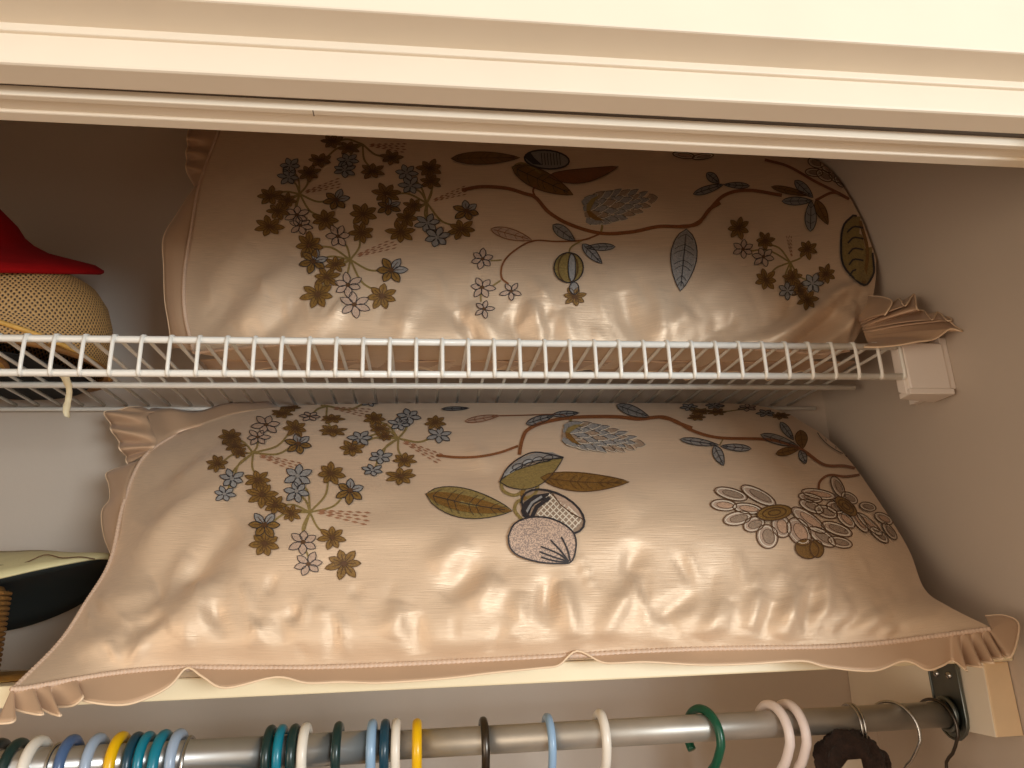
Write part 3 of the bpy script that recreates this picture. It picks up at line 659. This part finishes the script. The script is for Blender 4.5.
P2, S2_, bvh2 = pillow('sham_pillow', 'ruffled tan satin pillow embroidered with a round striped pod, on the wire shelf', uprows, upr,
                       DZ+.0056, (0, .055, -.12), .0022, 23, tuple(atY(500, 362, .72)))
pipe_on(P2, S2_, 'left', .0018); pipe_on(P2, S2_, 'bottom', .002)
ruffle(P2, [(196,352,.742,172,348,.77),(186,318,.762,169,325,.775),(184,290,.777,165,300,.79),(186,265,.789,164,268,.80),(190,240,.80,163.5,238,.81),(194,215,.815,176,216,.83),(199,188,.838,195,187,.85)], sub=5, cup=.004)
ruffle(P2, [(199,188,.836,196,188,.862),(204,176,.845,188,174,.868),(206,170,.85,186,166,.856),(208,162,.855,187,160,.876),(211,155,.862,186,152,.862),(214,148,.868,188,146,.884),(218,138,.876,187,138,.868),(222,126,.885,189,128,.888),(226,112,.90,190,114,.88)], sub=5)
# ruffle folded under the pillow on the deck wires
zr = DZ+.0058; D_ = []
for i, x in enumerate(range(200, 861, 22)):
    p = atZ(x, 360+.002*(x-500), zr); ym = .80+.014*math.sin(i*1.7)+.008*math.sin(i*3.1)
    D_.append((p, ym))
V, F = [], []; rows = 8
for i, (p, ym) in enumerate(D_):
    for j in range(rows):
        t = j/(rows-1); V.append((p[0]*(1+.15*t*0), p[1]+(ym-p[1])*t, zr-.0008+.0012*math.sin(i*1.7+t*3)))
F = [(i*rows+j, i*rows+j+1, (i+1)*rows+j+1, (i+1)*rows+j) for i in range(len(D_)-1) for j in range(rows-1)]
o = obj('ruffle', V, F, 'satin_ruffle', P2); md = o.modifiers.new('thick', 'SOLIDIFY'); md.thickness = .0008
V2, F2 = tube_geo([V[i*rows+rows-1] for i in range(len(D_))], .0009, 6); obj('hem', V2, F2, 'hem_thread', o)
# gathered corner spilling over the end bracket
fan = [(868,296,.735),(882,297,.715),(892,302,.69),(885,315,.685),(898,299,.70),(905,306,.672),(914,294,.70),(917,309,.668),(924,311,.69),(932,320,.664),(938,312,.685),(948,321,.662),(957,317,.672),(968,325,.666),(962,331,.655),(950,329,.658),(935,339,.662),(916,342,.664),(900,345,.668),(880,347,.674),(864,347,.68)]
ruffle(P2, [(858+10*i/20, 318+26*i/20, .725-.02*i/20) + f for i, f in enumerate(fan)], rows=9, sub=5, cup=.006)
E2 = Emb(P2, bvh2, 230, 120, 3.656)
E2.cluster((485,90), [(375,80,46,'G'),(435,105,42,'G'),(430,150,46,'B'),(330,150,48,'G'),(420,186,46,'B'),(590,140,46,'G'),(520,190,50,'G')], .62, ((500,92),(650,105)))
E2.cluster((255,272), [(220,170,42,'B'),(215,212,42,'B'),(290,197,44,'G'),(150,280,50,'G'),(210,296,38,'G'),(175,336,46,'G'),(145,392,56,'G'),(245,350,50,'P'),(258,388,46,'P'),(388,295,54,'M'),(350,368,56,'G')], .74, ((265,268),(410,228)))
E2.cluster((720,305), [(730,180,50,'G'),(735,228,42,'G'),(645,196,42,'B'),(660,242,44,'B'),(570,272,54,'G'),(580,320,46,'M'),(670,316,38,'G'),(645,360,48,'G'),(625,412,56,'G'),(722,380,48,'B'),(757,432,54,'B'),(865,335,54,'M'),(845,402,54,'G')], .76, ((735,298),(870,255)))
E2.cluster((440,512), [(487,347,56,'G'),(480,415,48,'G'),(395,428,50,'P'),(290,460,58,'G'),(305,520,56,'M'),(387,530,40,'G'),(355,577,50,'G'),(322,640,64,'G'),(432,606,54,'P'),(455,677,58,'P'),(590,552,60,'M'),(555,645,60,'G')], .84, ((455,500),(615,448)))
c = E2.crop(440, 130, 3.657)
c.stem([(80,222),(150,210),(240,215),(310,235),(350,250),(400,305),(480,350),(590,380),(700,375),(800,355),(900,355),(950,335),(985,292),(1024,268)], 13, 'thread_brown')
c.stem([(590,380),(520,405),(430,410),(340,408),(270,445),(230,490),(225,540),(250,565)], 6, 'thread_brown'); c.stem([(520,405),(480,430),(470,455)], 6, 'thread_olive')
c.stem([(225,478),(185,480)], 5); c.stem([(222,552),(195,570)], 6); c.stem([(150,600),(150,630)], 4)
c.leaf((185,365),(335,405),40,'thread_pinkgrey','thread_brown','thread_brown',veins=4); c.leaf((412,350),(492,408),42,'thread_grey',veins=3)
c.leaf((640,430),(530,432),26,'thread_grey',veins=3); c.leaf((520,420),(592,492),36,'thread_bluegrey',veins=3)
c.make('embroidered_pod', [c.blob('thread_olive', c.ell(470,507,54,55), .0008), c.line('thread_dark', c.ell(470,507,54,55), 4, True, .0016),
    c.blob('thread_bluegrey', c.ell(482,507,14,52), .0011), c.line('thread_dark', c.ell(482,507,14,52), 3, True, .0016), c.line('thread_darkbrown', c.ell(468,507,36,54), 3, True, .0015),
    c.blob('thread_grey', c.ell(490,582,17,22), .0009), c.line('thread_dark', c.ell(490,582,17,22), 3, True, .0015)])
c.flower(492,612,46,'G')
for x, y, r in ((155,475,46),(155,578,48),(260,592,42),(160,657,40)): c.flower(x, y, r, 'S', .85, 5 if r < 45 else 6)
c.leaf((900,365),(878,592),96,'thread_grey',veins=7)
c.leaf((40,107),(292,104),46,'thread_leafbrown','thread_darkbrown','thread_darkbrown',veins=6); c.leaf((262,138),(487,240),72,'thread_leafbrown','thread_darkbrown','thread_dark',veins=6)
c.leaf((395,172),(652,136),52,'thread_brown','thread_darkbrown',None,bend=.06); c.stem([(350,250),(340,225),(350,205)],7,'thread_brown'); c.stem([(265,145),(280,128),(310,126),(370,160)],8,'thread_olive')
c.make('embroidered_acorn', [c.blob('thread_grey', c.ell(390,112,82,34,5), .0009), c.line('thread_dark', c.ell(390,112,82,34,5), 6, True, .0016),
    c.blob('thread_dark', [(305,100),(330,85),(345,105),(375,132),(340,128)], .0012)] + [c.line('thread_dark', [(x, 88), (x+4, 132)], 3, off=.0014) for x in range(370, 440, 11)])
c.cone((552,298),(806,246),132,7); c.stem([(588,378),(592,350),(580,330)], 8, 'thread_olive')
for p in [(890,95,40,12,8),(960,100,40,10,-8)]: c.petal(*p)
d = E2.crop(680, 140, 2.953)
d.stem([(0,257),(50,250),(80,215),(130,165),(200,150),(300,165)], 10, 'thread_brown'); d.stem([(400,180),(450,157),(490,172),(550,210),(566,245)], 8, 'thread_brown')
d.stem([(250,60),(320,80),(400,125),(480,165),(540,205)], 8, 'thread_brown')
for a_ in [((38,162),(128,133),22,'thread_grey'),((78,100),(115,130),26,'thread_grey'),((205,138),(128,134),18,'thread_grey'),((300,183),(392,182),24,'thread_bluegrey'),((338,122),(392,172),28,'thread_bluegrey'),((384,272),(386,180),34,'thread_bluegrey')]:
    d.leaf(*a_, veins=3)
d.leaf((268,140),(382,166),20,'thread_leafbrown','thread_darkbrown','thread_darkbrown',veins=2); d.leaf((400,180),(436,252),30,'thread_leafbrown','thread_darkbrown','thread_darkbrown',veins=2)
ov = [tuple(q) for q in crom([(510,225),(545,235),(562,290),(568,350),(570,395),(545,430),(512,410),(480,370),(474,310),(482,255),(510,225)], np.linspace(0,1,34))[:-1]]
d.make('embroidered_leaf', [d.blob('thread_olive', ov), d.line('thread_dark', ov, 6, True, .0013)] +
    [d.line('thread_dark', crom([(492+6*i*.3, 275+32*i), (512, 258+32*i), (540, 262+32*i)], np.linspace(0,1,6)), 5, off=.0013) for i in range(5)] + [d.line('thread_leafbrown', crom([(530,240),(552,330),(540,425)], np.linspace(0,1,12)), 10, off=.0011)])
for p in [(400,70,24,14,20),(430,78,24,14,60),(395,98,26,12,5),(425,108,26,14,30),(455,110,22,12,50),(470,125,20,10,50)]: d.petal(*p)
d.cluster((325,362), [(172,262,35,'G'),(185,325,32,'P'),(250,300,30,'G'),(245,347,34,'P'),(375,325,32,'G'),(252,415,36,'G'),(330,408,30,'G'),(315,447,30,'B'),(390,425,34,'B'),(430,397,32,'G'),(375,472,34,'G'),(350,445,26,'G')], .95, ((330,350),(320,280)), 5)

# ------------------------------------------------------------------ hangers
def hook_pts(Rk, gap, lift, tip=4):
    # hook in the plane across the rod: open tip behind, neck under the rod
    P = []; zc = RZ + lift - Rk
    for a in np.linspace(math.radians(tip), math.radians(200), 26): P.append((RY+.004+Rk*math.cos(a), zc+Rk*math.sin(a)))
    y, z = P[-1]; P += [(RY-.010, zc-Rk*.95), (RY, zc-Rk*1.35), (RY+.002, zc-Rk*1.9)]
    return P
def hanger(x, color, label, r=.0042, Rk=.021, yaw=0, lean=0, wire=False, group=None, outer=None, tip=4):
    big = x < xs if outer is None else outer
    lift = (RR2 if big else RR1)+r; P = hook_pts(Rk, 0, lift, tip)
    h = empty('wire_hanger' if wire else 'plastic_hanger', (x, RY, P[-1][1]-.10), label, 'hanger', group)
    cy, sy_ = math.cos(math.radians(yaw)), math.sin(math.radians(yaw)); top = RZ+lift
    def tr(y, z):
        dy = y-RY; xx = lean*(top-z); return (x+dy*sy_+xx, RY+dy*cy, z)
    m = color if color in MATS else 'plastic_'+color
    tube('hook', [tr(*p) for p in crom(P, np.linspace(0, 1, 60))], r, m, h, 12)
    zn = P[-1][1]
    B = [(RY, zn+.002), (RY-.03, zn-.012), (RY-.10, zn-.045), (RY-.175, zn-.085), (RY-.186, zn-.10), (RY-.175, zn-.108), (RY, zn-.108),
         (RY+.175, zn-.108), (RY+.186, zn-.10), (RY+.175, zn-.085), (RY+.10, zn-.045), (RY+.03, zn-.012)]
    tube('shoulder_frame', [tr(*p) for p in B], r*1.05, m, h, 8, True)
    return h
def px2x(px, py=735): return float(atY(px, py, RY)[0])
HG = 'plastic hangers on the rod'
for px, colr, lab, kw in [
  (-2,'black','near-black plastic hanger hook at the far end of the rod, beside another dark hook',dict(Rk=.024,r=.0045)),
  (18,'darkgreen','dark green plastic hanger hook right beside the thick cream one',dict(Rk=.023)),
  (38,'cream','thick cream plastic hanger hook beside the dark green hooks',dict(Rk=.024,r=.0048)),
  (71,'slate','slate blue plastic hanger hook',dict(r=.0045)),
  (97,'paleblue','pale blue-grey plastic hanger hook beside the slate blue one',dict(Rk=.022,r=.0045)),
  (120,'yellow','yellow plastic hanger hook between pale blue and dark teal hooks',dict(Rk=.022,r=.0047)),
  (136,'bluegreen','dark blue-green plastic hanger hook next to two bright teal hooks',dict()),
  (147,'teal','slimmer bright teal plastic hanger hook touching the dark blue-green one',dict()),
  (163,'teal','thick bright teal plastic hanger hook standing tall beside a pale grey one',dict(Rk=.025,r=.0046,outer=True)),
  (178,'paleblue','pale grey-blue plastic hanger hook resting against the bright teal one',dict(r=.0046)),
  (270,'darkgreen','dark green plastic hanger hook before a teal one in the middle cluster',dict()),
  (281,'teal','teal plastic hanger hook squeezed between two dark green hooks',dict()),
  (294,'darkgreen','dark green plastic hanger hook between the teal and white hooks',dict()),
  (305,'cream','white plastic hanger hook beside a dark green hook',dict(r=.0045)),
  (338,'darkgreen','lone dark green plastic hanger hook between white and sky blue hooks',dict()),
  (372,'skyblue','sky blue plastic hanger hook beside a dark teal one',dict(r=.0044)),
  (385,'bluegreen','dark teal plastic hanger hook between sky blue and white hooks',dict()),
  (396,'cream','white plastic hanger hook at the step of the rod, near the yellow one',dict(outer=True)),
  (417,'yellow','yellow plastic hanger hook beside a white one at the rod step',dict(r=.0045)),
  (484,'wire_dark','dark grey metal hanger hook standing alone past the yellow hook',dict(r=.0038)),
  (549,'skyblue','light blue plastic hanger hook standing alone mid rod',dict(r=.0038)),
  (602,'cream','cream white plastic hanger hook standing alone on the bare rod',dict(r=.0045)),
  (706,'green','emerald green plastic hanger hook with a wide open curl',dict(r=.0042,Rk=.024,yaw=-20,tip=-38)),
  (776,'pinkwhite','white plastic hanger hook, first of a pair near the brown padding',dict(r=.0046,Rk=.025,yaw=-10)),
  (793,'pinkwhite','white plastic hanger hook, second of a pair, nearer the brown padding',dict(r=.0046,Rk=.025,yaw=-8))]:
    kw = dict(kw); hanger(px2x(px), colr, lab, group=HG, wire=(colr == 'wire_dark'), **kw)
for px, m_, lab, kw in [(62,'wire_steel','thin steel wire hanger hook beside the slate blue hook',dict(r=.0015)),
  (192,'wire_steel','thin steel wire hanger hook hugging the pale grey-blue hook',dict(r=.0016)),
  (893,'wire_steel','bright steel wire hanger hook near the rod bracket',dict(r=.0016,Rk=.026,yaw=-28)),
  (936,'wire_dark','dull wire hanger hook pushed against the rod bracket',dict(r=.0016,Rk=.024,yaw=-12))]:
    hanger(px2x(px, 705), m_, lab, wire=True, group='wire hangers on the rod', **kw)
# padded plush hanger
xp = px2x(853, 712)
ph = empty('padded_hanger', (xp, RY, RZ-.2), 'dark brown plush padded hanger with a cream tag on a double wire hook', 'hanger')
for dx in (-.0018, .0018):
    tube('hook', [(xp+dx, y, z) for y, z in crom(hook_pts(.019, 0, RR1+.0013), np.linspace(0, 1, 50))], .0013, 'wire_steel', ph, 8)
bm = bmesh.new(); bmesh.ops.create_icosphere(bm, subdivisions=5, radius=1)
from mathutils import noise as mn
pc = atY(853, 770, RY-.010)
for v in bm.verts:
    q = v.co.copy(); f_ = 1+.22*mn.noise(q*2.6)+.07*mn.noise(q*7)+.05*mn.noise(q*22)
    v.co = Vector((pc[0]+.034*q.x*f_, pc[1]+.026*q.y*f_+0, pc[2]+.034*q.z*f_))
me = bpy.data.meshes.new('plush_cover'); bm.to_mesh(me); bm.free(); me.materials.append(MATS['brown_plush']); me.polygons.foreach_set('use_smooth', [True]*len(me.polygons))
o = bpy.data.objects.new('plush_cover', me); COL.objects.link(o); o.parent = ph; o.matrix_parent_inverse = Matrix.Translation(-ph.location)
t0 = [atY(*p) for p in ((842,768,RY-.040),(848,760,RY-.041),(861,759,RY-.041),(865,776,RY-.041),(842,780,RY-.041))]
V = list(t0)+[p+np.array([0, .0008, 0]) for p in t0]; obj('tag', V, [(0,1,2,3,4),(9,8,7,6,5)]+[(i,(i+1)%5,5+(i+1)%5,5+i) for i in range(5)], 'cream_tag', ph, smooth=False)

# ------------------------------------------------------------------ hats on the wire shelf
ZT = DZ+.0056
Y0 = .812
sh = empty('straw_sun_hat', (-.50, Y0, ZT+.002), 'loosely woven brown straw hat with a gold band, under the red hat', 'hat')
Rc = .092; ex = float(atY(111, 312, Y0)[0]); cxh = ex-Rc
zt = float(atY(30, 262, Y0-.03)[2]); zb_ = ZT+.017; hc = zt-zb_
prof = [(Rc*.985, -.012), (Rc*1.0, .004), (Rc*1.0, hc*.2), (Rc*.97, hc*.45), (Rc*.90, hc*.66), (Rc*.78, hc*.82), (Rc*.58, hc*.93), (Rc*.3, hc*.99), (.0005, hc)]
lathe('crown', prof, 'woven_straw', sh, (cxh, Y0, zb_), 96)
tilt = Matrix.Rotation(math.radians(-2), 3, 'X') @ Matrix.Rotation(math.radians(13), 3, 'Y')
bz = float(atY(40, 318, Y0-Rc)[2])
V, F = tube_geo([tuple(Vector((cxh, Y0, bz))+tilt @ Vector((Rc*1.035*math.cos(a), Rc*1.01*math.sin(a), 0))) for a in np.linspace(0, 2*math.pi, 80, endpoint=False)], .0026, 8, True)
obj('band', V, F, 'gold_straw', sh)
lathe('brim', [(Rc*.97, -.004), (Rc*1.0, -.007), (Rc*1.05, -.010), (Rc*1.04, -.013), (Rc*.94, -.0115)], 'brown_straw', sh, (cxh, Y0, zb_), 96)
rh = empty('red_hat', (cxh-.02, Y0, zt), 'red felt hat with a narrow flared brim on top of the straw hat', 'hat')
YR = Y0-.01
tip = atY(95, 271, YR); kn = atY(28, 246, YR); tp = atY(0, 201, YR)
Rb = .125; cr_ = Vector((tip[0]-Rb, YR, tip[2]+.001)); rk = float(kn[0]-cr_.x); zk = float(kn[2]-cr_.z); rt = float(tp[0]-cr_.x); z3 = float(tp[2]-cr_.z)
TR = Matrix.Rotation(math.radians(25), 3, 'X')
prof = [(Rb-.004, -.005), (Rb, -.003), (Rb, 0), (Rb*.93, .006), (rk+.020, zk-.010), (rk+.006, zk-.002), (rk-.002, zk+.006), (rk-.008, zk+.018), (rt+.004, z3-.006), (rt-.008, z3+.012), (rt-.03, z3+.028), (.02, z3+.034), (.0005, z3+.035)]
lathe('felt_body', prof, 'red_felt', rh, cr_, 72, TR, uv=False)
lathe('brim_underside', [(Rb-.004, -.005), (Rb*.93, -.002), (rk+.030, .008), (rk+.006, .020), (rk-.012, zk+.016), (.0005, zk+.03)], 'red_felt', rh, cr_, 72, TR, uv=False)
def disc(name, cx_, cy_, r, z, th, m, parent=None, sy=1.0, wave=0):
    return lathe(name, [(.0005, z+th), (r*.5, z+th), (r*.96, z+th*.9), (r, z+th*.5), (r*.96, z), (.0005, z)], m, parent, (cx_, cy_, 0), 72, uv=False)
bh = empty('black_hat', (-.50, .82, ZT), 'flat black cloth hat lying under the straw hat on the wires', 'hat')
rb_ = .105; xbk = float(atZ(108, 400, ZT)[0])
disc('brim', -.470, .832, .098, ZT+.0031, .002, 'black_cloth', bh)
lathe('crown', [(.0005, ZT+.007), (.06, ZT+.007), (.068, ZT+.006), (.07, ZT+.005)], 'black_cloth', bh, (-.470, .832, 0), 48, uv=False)
gh = empty('flat_straw_hat', (-.52, .76, ZT), 'flat gold straw brim resting on the wires near the black hat', 'hat')
disc('brim', -.502, .765, .078, ZT, .0028, 'gold_straw', gh)
lathe('brim_edge', [(.076, ZT), (.0795, ZT+.001), (.0795, ZT+.003), (.076, ZT+.0035)], 'brown_straw', gh, (-.502, .765, 0), 72, uv=False)
# strap dangling through the deck
sp = [atY(62,372,.74), atY(66,380,.745), atY(69,390,.75), atY(68,400,.75), atY(66,410,.748), atY(67,417,.748)]
V, F = [], []
for i, p in enumerate(crom(sp, np.linspace(0, 1, 24))):
    wd = [.0042, .0036, .0026, .0028, .0036, .0042][min(5, i*6//24)]; tw = i*.06
    for s_ in (-1, 1): V.append(p+np.array([math.cos(tw)*wd*s_, math.sin(tw)*wd*s_, 0]))
    for s_ in (1, -1): V.append(p+np.array([math.cos(tw)*wd*s_, math.sin(tw)*wd*s_+.0012, 0]))
F = [(4*i+j, 4*i+(j+1) % 4, 4*(i+1)+(j+1) % 4, 4*(i+1)+j) for i in range(23) for j in range(4)]+[(0,1,2,3),(95,94,93,92)]
tag(obj('hanging_strap', V, F, 'rubber_strap'), 'narrow cream strap dangling through the wire shelf below the hats', 'strap')

# ------------------------------------------------------------------ hats on the board
wh = empty('wide_brim_hat', (-.5, .80, BZ1), 'cream wide brimmed hat with dark lining lying beside the lower pillow', 'hat')
up = crom([(-60,552,.84),(0,553,.84),(40,552,.84),(75,555,.835),(100,557,.83),(109,559,.825)], np.linspace(0, 1, 30))
dn = crom([(-60,592,.76),(0,579,.765),(35,571,.775),(70,564,.79),(95,560,.81),(109,559.5,.822)], np.linspace(0, 1, 30))
V = []
for j in range(6):
    t = j/5
    for a, b in zip(up, dn): V.append(atY(*a)*(1-t)+atY(*b)*t+np.array([0, 0, .004*math.sin(math.pi*t)]))
F = [(j*30+i, j*30+i+1, (j+1)*30+i+1, (j+1)*30+i) for j in range(5) for i in range(29)]
o = obj('brim', V, F, 'cream_brim', wh); md = o.modifiers.new('thick', 'SOLIDIFY'); md.thickness = .002
st_ = crom([(-20,566,0),(20,564,0),(45,555,0),(62,558,0),(80,557,0),(95,559,0)], np.linspace(0, 1, 24))
tube('seam_line', [atY(a[0], a[1], float(np.interp(a[0], [0, 60, 109], [.80, .805, .815]))-.013) for a in st_], .0006, 'thread_darkbrown', o, 5)
# dark lining hanging under the brim, curving back
V = []; n_ = 24
lt = crom([(-60,592,.765),(0,580,.77),(35,572,.78),(70,565,.795),(95,561,.815),(110,560,.83)], np.linspace(0, 1, n_))
lb = crom([(-60,640,.90),(0,632,.90),(35,624,.90),(70,610,.90),(95,595,.90),(112,580,.90)], np.linspace(0, 1, n_))
for j in range(7):
    t = j/6
    for a, b in zip(lt, lb): V.append(atY(*a)*(1-t)+atY(*b)*t+np.array([0, .02*math.sin(math.pi*t), .012*math.sin(math.pi*t)]))
F = [(j*n_+i, j*n_+i+1, (j+1)*n_+i+1, (j+1)*n_+i) for j in range(6) for i in range(n_-1)]
o = obj('lining', V, F, 'dark_lining', wh); md = o.modifiers.new('thick', 'SOLIDIFY'); md.thickness = .002; md.offset = 1
wc = empty('woven_basket_hat', (-.5, .76, BZ1), 'brown woven straw crown tucked under the cream hat brim', 'hat')
xe = float(atY(17, 610, .80)[0]); rc = .05
lathe('crown', [(rc*.8, BZ1+.001), (rc*.95, BZ1+.006), (rc, BZ1+.02), (rc*1.02, BZ1+.05), (rc*1.0, BZ1+.075), (rc*.9, BZ1+.083), (.0005, BZ1+.085)], 'brown_straw', wc, (xe-rc-.008, .785, 0), 72)
for k in range(16):
    zz = BZ1+.006+.0047*k; V, F = tube_geo([(xe-rc-.008+rc*1.02*math.cos(a), .785+rc*1.02*math.sin(a), zz) for a in np.linspace(0, 2*math.pi, 60, endpoint=False)], .0021, 8, True)
    obj('straw_coil', V, F, 'brown_straw', wc)
nh = empty('navy_hat', (-.45, .74, BZ1), 'navy cloth brim edged in gold straw, flat on the board', 'hat')
xe = float(atY(34, 660, .71)[0])
disc('brim', xe-.10, .785, .10, BZ1+.0004, .0012, 'gold_straw', nh)
